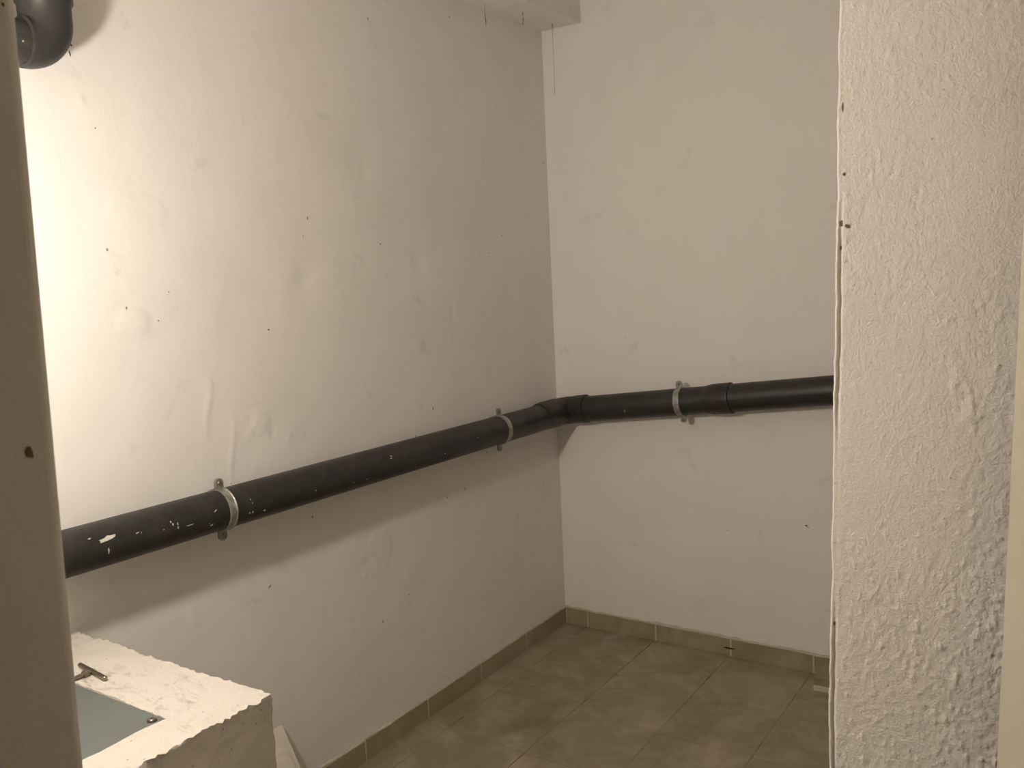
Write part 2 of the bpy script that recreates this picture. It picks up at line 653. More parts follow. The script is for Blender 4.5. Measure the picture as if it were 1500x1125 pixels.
def lip(name, parent, axis, length, seed):
    """ragged plaster lip where the wall paint stops above the skirting"""
    n = int(length / 0.006)
    t = np.linspace(0, length, n)
    P = np.stack([t, t * 0, t * 0], 1)
    hh = 0.0065 + 0.0035 * fbm(P, 26, 3, seed)
    th = 0.0055 + 0.0035 * fbm(P, 19, 3, seed + 3)
    V = []; Fc = []
    for i in range(n):
        for (o, z) in ((0.0, SH - 0.004), (th[i], SH - 0.002), (th[i] * 0.85, SH + hh[i] * 0.4), (0.0, SH + hh[i])):
            V.append((o, -t[i], z) if axis == 'y' else (t[i], -o, z))
    for i in range(n - 1):
        for k in range(3):
            q = (i * 4 + k, i * 4 + k + 1, i * 4 + 5 + k, i * 4 + 4 + k)
            Fc.append(q if axis == 'y' else q)
        Fc.append((i * 4 + 3, i * 4, i * 4 + 4, i * 4 + 7))
    me = pyd(name, V, Fc)
    bm = bmesh.new(); bm.from_mesh(me); bmesh.ops.recalc_face_normals(bm, faces=bm.faces); bm.to_mesh(me); bm.free()
    return link(name, me, M_mortar, parent, smooth=True)


lip('plaster_lip', bl, 'y', SU - 0.01, 5)
lip('plaster_lip', bb, 'x', WX - 0.01, 11)
# dark chip across a joint of the back skirting
ch = [(-0.030, 0.000), (-0.012, -0.0035), (0.006, -0.0035), (0.028, 0.001), (0.010, 0.0035), (-0.010, 0.004)]
V = [(0.781 + a, -ST - 0.0006, 0.033 + b) for a, b in ch] + [(0.781 + a, -ST + 0.002, 0.033 + b) for a, b in ch]
Fc = [tuple(range(6)), tuple(range(11, 5, -1))] + [(k, k + 6, (k + 1) % 6 + 6, (k + 1) % 6) for k in range(6)]
link('chip', pyd('chip', V, Fc), M_chip, bb)

# wall with the doorway we look through (left jamb in view)
JX0, JSL = 1.2685, 0.0423


def front_wall():
    bm = bmesh.new()

    def prism(pts, z0, z1, slope_ids=(), z_ref=0):
        lo = [bm.verts.new((x + (JSL * z0 if i in slope_ids else 0), y, z0)) for i, (x, y) in enumerate(pts)]
        hi = [bm.verts.new((x + (JSL * z1 if i in slope_ids else 0), y, z1)) for i, (x, y) in enumerate(pts)]
        n = len(pts)
        bm.faces.new(lo[::-1]); bm.faces.new(hi)
        for k in range(n):
            bm.faces.new((lo[k], lo[(k + 1) % n], hi[(k + 1) % n], hi[k]))
    r = 0.012
    yo = YF - 0.2
    corner = [(JX0 - r + r * math.cos(a), YF - r + r * math.sin(a)) for a in [k * math.pi / 2 / 6 for k in range(7)]]
    pts = [(-0.12, yo), (JX0, yo)] + corner + [(-0.12, YF)]
    prism(pts, 0, 2.1, set(range(1, 2 + len(corner))))
    prism([(-0.12, yo), (WX + 0.12, yo), (WX + 0.12, YF), (-0.12, YF)], 2.1, ZC)
    prism([(2.24, yo), (WX + 0.12, yo), (WX + 0.12, YF), (2.24, YF)], 0, 2.1)
    return bmesh_to('wall_front', bm)


wf = link('wall_front', front_wall(), M_jamb)
struct(wf, 'grubby shaded edge of the doorway beside the steel plate', 'wall')

# rough plastered wall stub on the right
PYF, PYB = -2.05, -1.87
PX0, PSL = 1.6927, 0.0149


def grains(X, Z, xsf, zz, ne):
    """sand grains, drips and pits scattered over the face, in metres"""
    rng = np.random.default_rng(12)
    G = np.zeros(X.shape)
    xa = np.array(xsf[:-1])
    for k in range(15000):
        cx, cz = rng.uniform(0.012, 0.40), rng.uniform(0.5, 2.1)
        rx = rng.uniform(0.0014, 0.0031) * (1.5 if rng.random() < 0.06 else 1)
        rz = rx * rng.uniform(0.8, 1.9)
        amp = rx * rng.uniform(0.09, 0.36) * (1 if rng.random() < 0.72 else -0.8)
        i0, i1 = np.searchsorted(xa, (cx - 2.2 * rx, cx + 2.2 * rx))
        j0, j1 = np.searchsorted(zz, (cz - 2.2 * rz, cz + 2.2 * rz))
        if i1 <= i0 or j1 <= j0:
            continue
        g = np.exp(-((xa[i0:i1, None] - cx) / rx) ** 2 - ((zz[None, j0:j1] - cz) / rz) ** 2)
        G[ne + i0:ne + i1, j0:j1] += amp * g
    return G.ravel()


def partition():
    """the face towards the door is real trowel relief; the free edge carries a rounded plaster bead with a groove"""
    z0, z1 = 0.0, ZC
    edge = [(0.0, PYB - PYF), (0.0, 0.006)] + [(0.0038 * (1 - math.cos(b)), 0.006 - 0.006 * math.sin(b)) for b in [k * math.pi / 2 / 5 for k in range(1, 6)]]
    xsf = list(np.linspace(0.0050, 0.40, 230)) + [WX - PX0 - 0.06]
    cols = edge + [(x, 0.0) for x in xsf]
    zz = np.concatenate([np.linspace(z0, 0.45, 12)[:-1], np.linspace(0.45, 2.15, 850), np.linspace(2.15, z1, 14)[1:]])
    nu, nv = len(cols), len(zz)
    A = np.array(cols)
    X = PX0 + A[:, 0][:, None] + PSL * zz[None, :]
    Y = PYF + np.repeat(A[:, 1][:, None], nv, 1)
    Z = np.repeat(zz[None, :], nu, 0)
    P = np.stack([X.ravel(), Y.ravel(), Z.ravel()], 1)
    s = np.repeat(A[:, 0][:, None], nv, 1).ravel()
    onface = np.repeat(A[:, 1][:, None], nv, 1).ravel() <= 0.0005
    Q = P.copy(); Q[:, 1] = 0
    big = fbm(Q, 6, 2, 77)
    med = fbm(Q, 95, 3, 78)
    fine = fbm(Q, 210, 2, 79)
    rough = np.clip(0.75 + 0.5 * fbm(Q, 3.0, 2, 80), 0.3, 1.4)
    lump = grains(X, Z, xsf, zz, len(edge))
    h = 0.0012 * big + rough * (0.0003 * med + 0.0002 * fine) + rough * (lump)
    # trowel scar
    d = np.sqrt(((P[:, 0] - 1.885 + (P[:, 2] - 1.42) * 0.25) / 0.014) ** 2 + ((P[:, 2] - 1.42) / 0.055) ** 2)
    h += 0.0015 * np.clip((1 - d) * 3, -0.0, 1) * (0.5 + fbm(Q, 60, 2, 90))
    # groove just behind the bead, broken up and down the edge
    g = np.exp(-((s - 0.0075) / 0.0019) ** 2)
    alongz = np.clip(0.55 + 1.3 * vnoise(np.stack([P[:, 2] * 0 + 3.3, P[:, 2] * 0, P[:, 2]], 1), 3.3, 95), 0.05, 1.0)
    h -= 0.0050 * g * alongz
    h = np.where(onface, h, 0)
    P[:, 1] -= h
    # wobble of the free edge
    wob = np.where(s < 0.008, 1.0, np.clip(1 - (s - 0.008) / 0.01, 0, 1))
    zl = np.stack([P[:, 2] * 0, P[:, 2] * 0, P[:, 2]], 1)
    P[:, 0] += wob * (0.0013 * fbm(zl, 22, 4, 99) + 0.0012 * fbm(zl, 3, 2, 98))
    xb = WX
    b = len(P)
    ev = np.array([(xb, PYF, z0), (xb, PYF, z1), (xb, PYB, z0), (xb, PYB, z1)])
    i00, i01 = 0, nv - 1
    l0, l1 = (nu - 1) * nv, (nu - 1) * nv + nv - 1
    ef = [(l0, b, b + 1, l1), (b, b + 2, b + 3, b + 1), (b + 2, i00, i01, b + 3), (i01, l1, b + 1, b + 3), (i00, b + 2, b, l0)]
    me = fast_grid('wall_partition', P, nu, nv, False, ev, ef)
    me.materials.append(M_rough)
    return link('wall_partition', me)


wp = partition()
struct(wp, 'rough plastered end of a white partition wall with a beaded edge', 'wall')

# cream door leaf swung open against the partition
def door_leaf():
    hx, hy = 2.13, YF + 0.02
    ex0, esl, ey = 1.9217, 0.0218, -2.12
    t = 0.04
    bm = bmesh.new()
    d = Vector((ex0 - hx, ey - hy, 0)).normalized()
    nrm = Vector((d.y, -d.x, 0))            # towards +x
    R = []
    for z in (0.012, 2.05):
        a = Vector((hx, hy, z)); b = Vector((ex0, ey, z))
        for p in (a, b, b + nrm * t, a + nrm * t):
            R.append(bm.verts.new((p.x + esl * z, p.y, p.z)))
    for q in ((3, 2, 1, 0), (4, 5, 6, 7), (0, 1, 5, 4), (1, 2, 6, 5), (2, 3, 7, 6), (3, 0, 4, 7)):
        bm.faces.new([R[i] for i in q])
    bmesh.ops.bevel(bm, geom=bm.edges[:], offset=0.003, segments=2, affect='EDGES')
    return bmesh_to('door_1', bm)


dr = link('door_1', door_leaf(), M_door)
struct(dr, 'smooth cream door leaf standing open against the rough partition', 'door')

# ---------------------------------------------------------------- the black drain pipe round the corner
R0 = 0.0545
A0 = Vector((0.0904, -2.995, 1.0333)); A1 = Vector((0.079, -0.255, 0.9965))
B0 = Vector((0.150, -0.078, 1.0055)); B1 = Vector((WX + 0.02, -0.072, 1.286))


def lerp(a, b, t):
    return a + (b - a) * t


dp = empty('drain_pipe', (A0.x, A0.y, A0.z))
tag(dp, 'black drain pipe running along the walls and bending round the corner', 'pipe')


def inv(o):
    """children are built in room coordinates"""
    bpy.context.view_layer.update()
    o.matrix_parent_inverse = o.parent.matrix_world.inverted()
    return o


inv(tube('pipe_length', [A0, lerp(A0, A1, 0.5), lerp(A0, A1, 1.04)], R0, M_pipe, dp, 40))
ub = (B1 - B0).normalized()
ua = (A1 - A0).normalized()


def bpt(x):
    return B0 + ub * ((x - B0.x) / ub.x)


inv(tube('pipe_length', [bpt(0.16), bpt(0.5), bpt(0.80)], R0, M_pipe, dp, 40))
inv(tube('pipe_length', [bpt(0.79), bpt(1.7), bpt(WX - 0.005)], R0 * 1.005, M_pipe, dp, 40))
# bell socket at the end of the middle length
inv(tube('socket', [bpt(0.728), bpt(0.742), bpt(0.765), bpt(0.825), bpt(0.833), bpt(0.836), bpt(0.8365)],
         [R0, R0 + 0.002, R0 + 0.0058, R0 + 0.0062, R0 + 0.0068, R0 + 0.0050, R0], M_pipe2, dp, 40))
# elbow
K = Vector((0.0785, -0.0775, 0.9985))
pa = K - ua * 0.062
pb = K + ub * 0.062
bend = []
for k in range(11):
    t = k / 10
    bend.append((1 - t) ** 2 * pa + 2 * t * (1 - t) * K + t * t * pb)
s0 = K - ua * 0.185
path = [s0 - ua * 0.014, s0, K - ua * 0.165, K - ua * 0.085, K - ua * 0.078, K - ua * 0.074] + bend + \
       [K + ub * 0.066, K + ub * 0.070, K + ub * 0.112, K + ub * 0.119, K + ub * 0.121]
Rr = [R0, R0 + 0.0028, R0 + 0.0052, R0 + 0.0055, R0 + 0.0058, R0 + 0.0045] + [R0 + 0.0042] * 11 + \
     [R0 + 0.0042, R0 + 0.0055, R0 + 0.0062, R0 + 0.0058, R0]
inv(tube('elbow', path, Rr, M_pipe2, dp, 40))
# moulded plug on the elbow's outside
e = inv(tube('seam', [K - ua * 0.0745, K - ua * 0.0705], R0 + 0.0062, M_pipe2, dp, 40))


def splash(along, ang, ln, wd, tilt, seed, axis0, axis1, r, parent):
    """thin paint splash laid on the pipe; along in metres from axis0, ang from the horizontal towards the room"""
    rnd = random.Random(seed)
    t = (axis1 - axis0).normalized()
    out = Vector((1, 0, 0)) if abs(t.y) > 0.5 else Vector((0, -1, 0))
    out = (out - t * out.dot(t)).normalized()
    up = Vector((0, 0, 1)); up = (up - t * up.dot(t)).normalized()
    n = 12
    rim = []
    for k in range(n):
        a = 2 * math.pi * k / n
        q = 0.65 + 0.5 * rnd.random()
        rim.append((math.cos(a) * ln / 2 * q, math.sin(a) * wd / 2 * q))
    V = []
    for rr in (r + 0.0007, r - 0.002):
        for (a, b) in [(0, 0)] + rim:
            ca, sa = math.cos(tilt), math.sin(tilt)
            u = a * ca - b * sa; v = a * sa + b * ca
            an = ang + v / r
            V.append(axis0 + t * (along + u) + (out * math.cos(an) + up * math.sin(an)) * rr)
    Fc = []
    m = n + 1
    for k in range(n):
        k2 = (k + 1) % n
        Fc.append((0, 1 + k, 1 + k2)); Fc.append((m, m + 1 + k2, m + 1 + k))
        Fc.append((1 + k, m + 1 + k, m + 1 + k2, 1 + k2))
    me = pyd('paint_splash', V, Fc)
    bm = bmesh.new(); bm.from_mesh(me); bmesh.ops.recalc_face_normals(bm, faces=bm.faces); bm.to_mesh(me); bm.free()
    return inv(link('paint_splash', me, M_paint, parent))


L0 = -A0.y
for (y, ang, ln, wd, tl) in [(-2.228, 0.42, 0.046, 0.0125, 0.12), (-2.232, -0.10, 0.0035, 0.016, 0.0), (-2.155, 0.30, 0.010, 0.003, 0.2),
                             (-2.062, 0.36, 0.0045, 0.006, 0), (-2.058, 0.22, 0.004, 0.007, 0), (-2.045, 0.20, 0.003, 0.008, 0),
                             (-2.045, 0.03, 0.003, 0.008, 0), (-2.085, 0.12, 0.004, 0.003, 0), (-1.952, 0.28, 0.010, 0.004, 0.5),
                             (-1.965, -0.35, 0.010, 0.003, 0.4), (-1.842, -0.30, 0.005, 0.006, 0), (-1.832, -0.32, 0.004, 0.007, 0),
                             (-1.836, 0.35, 0.003, 0.005, 0), (-1.832, 0.15, 0.003, 0.004, 0), (-1.79, -0.42, 0.008, 0.004, 0.3),
                             (-1.258, 0.55, 0.012, 0.004, -0.3), (-1.262, 0.43, 0.008, 0.004, -0.2), (-1.44, -0.35, 0.004, 0.004, 0),
                             (-0.985, -0.25, 0.006, 0.005, 0.3), (-1.60, -0.15, 0.004, 0.004, 0), (-1.38, -0.40, 0.003, 0.004, 0),
                             (-2.27, 0.62, 0.008, 0.004, 0.1), (-2.01, -0.02, 0.022, 0.002, 0.0), (-0.79, 0.2, 0.003, 0.003, 0)]:
    splash(y + L0 - (0.022 if y < -2.0 else 0.0), ang, ln, wd, tl, int(abs(y * 1000)) + int(ang * 50), A0, A1, R0, dp)
splash(0.40 - B0.x, -0.25, 0.003, 0.012, 0, 5, B0, B1, R0, dp)


# ---------------------------------------------------------------- clamps
def half_band(front):
    """half ring with raised rims, axis = local X, room side = +Z"""
    prof = [(-0.0125, 0.0005), (-0.0125, 0.0034), (-0.0095, 0.0040), (-0.0075, 0.0022), (0.0075, 0.0022), (0.0095, 0.0040), (0.0125, 0.0034), (0.0125, 0.0005)]
    n = 26
    V, Fc = [], []
    for i in range(n + 1):
        a = math.pi * i / n
        c, s = math.cos(a), math.sin(a) * (1 if front else -1)
        for (x, h) in prof:
            r = R0 + h
            V.append((x, r * c, r * s))
    m = len(prof)
    for i in range(n):
        for k in range(m):
            k2 = (k + 1) % m
            Fc.append((i * m + k, i * m + k2, (i + 1) * m + k2, (i + 1) * m + k))
    Fc.append(tuple(range(m))); Fc.append(tuple(range(n * m, n * m + m))[::-1])
    me = pyd('band', V, Fc)
    bm = bmesh.new(); bm.from_mesh(me); bmesh.ops.recalc_face_normals(bm, faces=bm.faces); bm.to_mesh(me); bm.free()
    me.materials.append(M_galv)
    me.polygons.foreach_set('use_smooth', [True] * len(me.polygons))
    me.set_sharp_from_angle(angle=math.radians(40))
    return me


def ear_mesh():
    """rounded tongue, from y = 0 outward, thickness 0..0.0028 in z"""
    w2, ln = 0.0132, 0.0130
    pts = [(-w2, -0.006), (w2, -0.006)] + [(w2 * math.cos(a), ln + w2 * math.sin(a)) for a in [k * math.pi / 10 for k in range(11)]]
    n = len(pts)
    V = [(x, y, 0.0002) for x, y in pts] + [(x, y, 0.0030) for x, y in pts]
    Fc = [tuple(range(n))[::-1], tuple(range(n, 2 * n))] + [(k, (k + 1) % n, (k + 1) % n + n, k + n) for k in range(n)]
    me = pyd('ear', V, Fc)
    me.materials.append(M_galv)
    return me


def screw_mesh(r=0.0062, h=0.0045):
    V, Fc = [], []
    rings = [(r, 0.0), (r, h * 0.45), (r * 0.8, h * 0.85), (r * 0.45, h), (r * 0.40, h * 0.55)]
    n = 14
    for (q, z) in rings:
        for k in range(n):
            a = 2 * math.pi * k / n
            V.append((q * math.cos(a), q * math.sin(a), z))
    for i in range(len(rings) - 1):
        for k in range(n):
            k2 = (k + 1) % n
            Fc.append((i * n + k, i * n + k2, (i + 1) * n + k2, (i + 1) * n + k))
    Fc.append(tuple(range(n))[::-1]); Fc.append(tuple(range((len(rings) - 1) * n, len(rings) * n)))
    me = pyd('screw', V, Fc)
    me.materials.append(M_screw)
    me.polygons.foreach_set('use_smooth', [True] * len(me.polygons))
    me.set_sharp_from_angle(angle=math.radians(40))
    return me


me_bandf, me_bandr, me_ear, me_screw = half_band(True), half_band(False), ear_mesh(), screw_mesh()


def clamp(centre, axis, out, label, back, roll=0.0, group='galvanised clamps holding the black pipe'):
    root = empty('pipe_clamp')
    tag(root, label, 'clamp', group)
    X = axis.normalized()
    Z = (out - X * out.dot(X)).normalized()
    Y = Z.cross(X)
    if Y.z < 0:
        X = -X; Y = Z.cross(X)
    Mx = Matrix((X, Y, Z)).transposed().to_4x4() @ Matrix.Rotation(roll, 4, 'X')
    Mx.translation = centre
    root.matrix_world = Mx
    for nm, me in (('band', me_bandf), ('band', me_bandr)):
        link(nm, me, None, root)
    for sgn in (1, -1):
        for z in (1, -1):
            e = link('ear', me_ear, None, root)
            e.matrix_local = Matrix.Translation((0, sgn * (R0 + 0.004), 0.0004 * z)) @ Matrix.Diagonal((1, sgn, z, 1))
            if z == 1:
                s = link('screw', me_screw, None, e)
                s.location = (0, 0.0135, 0.0028)
    me = bmesh_to('standoff', bmesh.new())
    V, Fc = sweep([(0, 0, -(R0 + 0.001)), (0, 0, -back)], [0.005, 0.005], 10)
    st = link('standoff', pyd('standoff', V, Fc), M_screw, root)
    return root


def apt(y):
    return A0 + (A1 - A0) * ((y - A0.y) / (A1.y - A0.y))


c = apt(-1.895); clamp(c, ua, Vector((1, 0, 0)), 'paint-spattered galvanised clamp on the long pipe, nearer the whitewashed block', c.x)
c = apt(-0.574); clamp(c, ua, Vector((1, 0, 0)), 'plain grey galvanised clamp on the long pipe just before the corner elbow', c.x)
c = bpt(0.625); clamp(c, ub, Vector((0, -1, 0)), 'shiny galvanised clamp on the pipe along the end wall', -c.y)

# ---------------------------------------------------------------- grey soil pipe high on the left
sp_ = empty('soil_pipe', (0.1, -2.245, ZC))
tag(sp_, 'grey plastic soil pipe with an elbow, high up beside the door jamb', 'pipe')
EX, EY, EZ = 0.115, -2.252, 2.142
r3 = 0.0535
cy = EY
bend = []
rb = 0.052
for k in range(13):
    a = k * math.pi / 2 / 12
    bend.append(Vector((EX, EY - rb + rb * math.cos(a), EZ + rb - rb * math.sin(a))))
inv(tube('elbow', [Vector((EX, EY, EZ + 0.135)), Vector((EX, EY, EZ + 0.128)), Vector((EX, EY, EZ + 0.09)), Vector((EX, EY, EZ + 0.082))] + bend +
         [Vector((EX, EY - rb - 0.006, EZ)), Vector((EX, EY - rb - 0.008, EZ))],
         [r3 + 0.001, r3 + 0.005, r3 + 0.005, r3] + [r3] * 13 + [r3, r3 - 0.008], M_grey, sp_, 40))
inv(tube('pipe_length', [Vector((EX, EY, EZ + 0.12)), Vector((EX, EY, ZC - 0.22)), Vector((EX, EY, ZC - 0.005))], r3 - 0.002, M_grey, sp_, 36))
# horizontal length going back towards the door wall
inv(tube('pipe_length', [Vector((EX, EY - rb + 0.002, EZ)), Vector((EX, -2.6, EZ)), Vector((EX, YF + 0.004, EZ))], r3 - 0.0075, M_grey, sp_, 36))
clamp(Vector((EX, EY, 2.285)), Vector((0, 0, 1)), Vector((1, 0, 0)), 'dark clamp round the upright grey soil pipe near the ceiling', EX, group='clamp on the soil pipe')

# ---------------------------------------------------------------- whitewashed masonry block with a steel cover
HX, HY0, HY1, HZ = 0.690, YF, -2.279, 0.806
PLX0, PLX1, PLY0, PLY1 = 0.10, 0.5815, -2.86, -2.440


def cuts(a, b, step, extra):
    s = sorted(set([round(x, 5) for x in lin(a, b, step)] + [round(e, 5) for e in extra]))
    return s


def block_disp(P):
    Q = P.copy()
    top = P[:, 2] > HZ - 1e-4
    inside = top & (P[:, 0] > PLX0 - 1e-4) & (P[:, 0] < PLX1 + 1e-4) & (P[:, 1] > PLY0 - 1e-4) & (P[:, 1] < PLY1 + 1e-4)
    wallside = P[:, 0] < 0.0045
    n1 = fbm(P, 14, 3, 200); n2 = fbm(P, 80, 3, 210)
    # raggedness grows towards the two free top edges
    dx = HX - P[:, 0]; dy = HY1 - P[:, 1]; dz = HZ - P[:, 2]
    edge = np.clip(1 - (dx + dz) / 0.014, 0, 1) + np.clip(1 - (dy + dz) / 0.014, 0, 1)
    Q[:, 2] += np.where(top & ~inside, 0.0018 * n1 + 0.0009 * n2, 0)
    right = dx < 1e-4; far = dy < 1e-4
    Q[:, 0] += np.where(right, 0.003 * n1 + 0.001 * n2, 0)
    Q[:, 1] += np.where(far, 0.003 * n1 + 0.001 * n2, 0)
    e3 = fbm(P, 120, 2, 230)
    Q[:, 0] += np.where(dx < 0.012, np.clip(edge, 0, 1) * (0.0045 * e3 + 0.001), 0)
    Q[:, 1] += np.where(dy < 0.012, np.clip(edge, 0, 1) * (0.0045 * fbm(P, 120, 2, 240) + 0.001), 0)
    Q[:, 2] += np.clip(edge, 0, 1) * 0.0035 * fbm(P, 130, 2, 250) * np.where(dz < 0.012, 1, 0)
    # the far vertical corner is rounded off and bellies out a little lower down
    cor = (dx < 0.03) & (dy < 0.03)
    Q[:, 0] -= np.where(cor, 0.006 * np.clip(1 - dx / 0.03, 0, 1) * np.clip(1 - dy / 0.03, 0, 1), 0)
    Q[:, 0] += np.where(right | cor, 0.010 * np.clip((HZ - P[:, 2]) / 0.12, 0, 1) * (1 - np.clip((HZ - P[:, 2] - 0.3) / 0.5, 0, 1) * 0.3), 0) * np.where(dx < 0.03, 1, 0)
    Q[:, 2] -= np.where(inside, 0.010, 0)
    # ragged mortar rim on the plate's far side
    rim = top & ~inside & (np.abs(P[:, 1] - (PLY1 + 0.0012)) < 0.0005) & (P[:, 0] > PLX0) & (P[:, 0] < PLX1)
    Q[:, 1] += np.where(rim, -0.004 * np.clip(fbm(P, 60, 3, 260) + 0.1, 0, 1), 0)
    Q[wallside] = P[wallside]
    return Q


blk = empty('masonry_block', (0.345, -2.58, 0))
tag(blk, 'whitewashed masonry block with a grey steel cover let into its top', 'masonry')
body = inv(rough_box('body', cuts(0.004, HX, 0.008, [PLX0, PLX0 - 0.0012, PLX1, PLX1 + 0.0012]),
                     cuts(HY0 + 0.003, HY1, 0.008, [PLY0, PLY0 - 0.0012, PLY1, PLY1 + 0.0012]),
                     cuts(0, HZ, 0.010, [HZ - 0.004]), block_disp, M_block, blk))
plate = inv(box('cover_plate', PLX0 + 0.003, PLX1 - 0.0015, PLY0 + 0.003, PLY1 - 0.001, HZ - 0.0105, HZ - 0.0018, M_plate, blk, 0.0008, 1))
for (x, y) in ((0.5655, -2.4585), (0.118, -2.4585), (0.5655, -2.842), (0.118, -2.842)):
    V, Fc = sweep([(x, y, HZ - 0.003), (x, y, HZ - 0.0005)], [0.0095, 0.0092], 20)
    w_ = inv(link('washer', pyd('washer', V, Fc), M_darkm, plate))
    s = link('screw', screw_mesh(0.0068, 0.004), None, plate)
    s.location = (x, y, HZ - 0.0008)
    inv(s)

# T-shaped key lying on the block
tk = empty('t_key', (0.275, -2.40, HZ))
tag(tk, 'small tarnished metal T-key lying on the whitewashed block', 'key')
zt = HZ + 0.0075
inv(tube('crossbar', [(0.214, -2.392, zt), (0.216, -2.3922, zt), (0.272, -2.3985, zt), (0.330, -2.405, zt), (0.332, -2.4052, zt)],
         [0.0034, 0.0050, 0.0054, 0.0050, 0.0034], M_steel, tk, 14))
inv(tube('stem', [(0.272, -2.399, zt), (0.2705, -2.425, zt), (0.268, -2.455, zt - 0.001), (0.262, -2.53, zt - 0.0035)],
         [0.0050, 0.0046, 0.0046, 0.0044], M_steel, tk, 12))
inv(tube('collar', [(0.2715, -2.4085, zt), (0.2710, -2.4185, zt)], [0.0085, 0.0080], M_steel, tk, 14))

# ---------------------------------------------------------------- boards leaning on the left wall
def leaning(name, y0, y1, xt, zt_, xb, th, label):
    """board from foot (xb, 0) to head (xt, zt) with thickness th towards the room"""
    d = Vector((xt - xb, 0, zt_)).normalized()
    n = Vector((d.z, 0, -d.x))
    bm = bmesh.new()
    f = Vector((xb, 0, 0.0)); h = Vector((xt, 0, zt_))
    up0 = n * th
    pts = []
    for y in (y0, y1):
        for p in (f, h, h + up0, f + up0):
            q = Vector((p.x, y, max(p.z, 0.0)))
            pts.append(bm.verts.new(q))
    for q in ((0, 1, 2, 3), (7, 6, 5, 4), (0, 4, 5, 1), (1, 5, 6, 2), (2, 6, 7, 3), (3, 7, 4, 0)):
        bm.faces.new([pts[i] for i in q])
    bmesh.ops.bevel(bm, geom=bm.edges[:], offset=0.0012, segments=2, affect='EDGES')
    o = link(name, bmesh_to(name, bm), M_board)
    return tag(o, label, 'board')


leaning('white_board', -2.10, -1.690, 0.0035, 0.290, 0.166, 0.012, 'taller white board leaning directly on the wall beside the masonry block')
leaning('white_board', -2.12, -1.712, 0.0465, 0.240, 0.181, 0.010, 'shorter white board leaning in front of a taller one beside the block')

# ---------------------------------------------------------------- tile offcuts on the floor by the end wall
for (x0, x1, y0, z0, z1, mt, lab) in ((1.158, 1.40, -0.150, 0.0003, 0.0205, M_white, 'pale broken tile lying on the floor against the end wall skirting'),
                                      (1.160, 1.39, -0.145, 0.0203, 0.0520, M_skirt, 'beige tile offcut lying on top of the pale broken tile')):
    bm = box_bm(x0, x1, y0, -ST - 0.002, z0, z1)
    bmesh.ops.subdivide_edges(bm, edges=[e for e in bm.edges if abs(e.verts[0].co.x - e.verts[1].co.x) > 0.1], cuts=9)
    for v in bm.verts:
        if v.co.y < -0.1:
            v.co.y += 0.003 * math.sin(v.co.x * 90 + z0 * 400) + 0.002 * math.sin(v.co.x * 231)
    bmesh.ops.bevel(bm, geom=[e for e in bm.edges if e.is_manifold and e.calc_face_angle(0) > 0.8], offset=0.0011, segments=1, affect='EDGES')
    o = link('tile_offcut', bmesh_to('tile_offcut', bm), mt)
    tag(o, lab, 'tile')


# ---------------------------------------------------------------- small dark holes and chips in the plaster
def mark(parent, centre, u, v, n, ln, wd, tilt, seed):
    if centre is None:
        return None
    rnd = random.Random(seed)
    c, u, v, n = Vector(centre), Vector(u), Vector(v), Vector(n)
    k = 9
    V = []
    rim = [(math.cos(6.2832 * i / k) * ln / 2 * rnd.uniform(0.6, 1.15), math.sin(6.2832 * i / k) * wd / 2 * rnd.uniform(0.6, 1.15)) for i in range(k)]
    for off in (0.0009, -0.008):
        for (a, b) in rim:
            x = a * math.cos(tilt) - b * math.sin(tilt); y = a * math.sin(tilt) + b * math.cos(tilt)
            V.append(c + u * x + v * y + n * off)
    Fc = [tuple(range(k)), tuple(range(2 * k - 1, k - 1, -1))] + [(i, i + k, (i + 1) % k + k, (i + 1) % k) for i in range(k)]
    me = pyd('chip', V, Fc)
    bm = bmesh.new(); bm.from_mesh(me); bmesh.ops.recalc_face_normals(bm, faces=bm.faces); bm.to_mesh(me); bm.free()
    return link('chip', me, M_hole, parent)


M_hole = plain('dark_hole', (0.16, 0.115, 0.075), 0.95)


def surf(o, p, d):
    bpy.context.view_layer.update()
    hit, loc, nn, i = o.ray_cast(Vector(p), Vector(d))
    return loc if hit else None


for k, (y, z, ln, wd, tl) in enumerate([(-1.607, 1.475, 0.007, 0.006, 0), (-1.968, 1.528, 0.004, 0.004, 0), (-1.10, 1.72, 0.007, 0.004, 1.2),
                                        (-1.42, 1.80, 0.010, 0.004, 1.3), (-2.09, 2.00, 0.004, 0.003, 0), (-1.93, 1.60, 0.004, 0.003, 0),
                                        (-1.68, 0.72, 0.014, 0.0035, 0.7), (-1.07, 0.49, 0.012, 0.003, 0.1), (-0.55, 0.90, 0.004, 0.012, 0),
                                        (-2.135, 2.165, 0.004, 0.018, 0.2), (-2.13, 2.185, 0.006, 0.006, 0)]):
    mark(wl, surf(wl, (0.3, y, z), (-1, 0, 0)), (0, 1, 0), (0, 0, 1), (1, 0, 0), ln, wd, tl, k)
for k, (x, z, ln, wd, tl) in enumerate([(1.092, 0.586, 0.010, 0.008, 0), (1.100, 0.578, 0.016, 0.0025, -0.8), (0.345, 1.31, 0.004, 0.004, 0), (0.78, 0.53, 0.005, 0.004, 0)]):
    mark(wb, surf(wb, (x, -0.3, z), (0, 1, 0)), (1, 0, 0), (0, 0, 1), (0, -1, 0), ln, wd, tl, 40 + k)
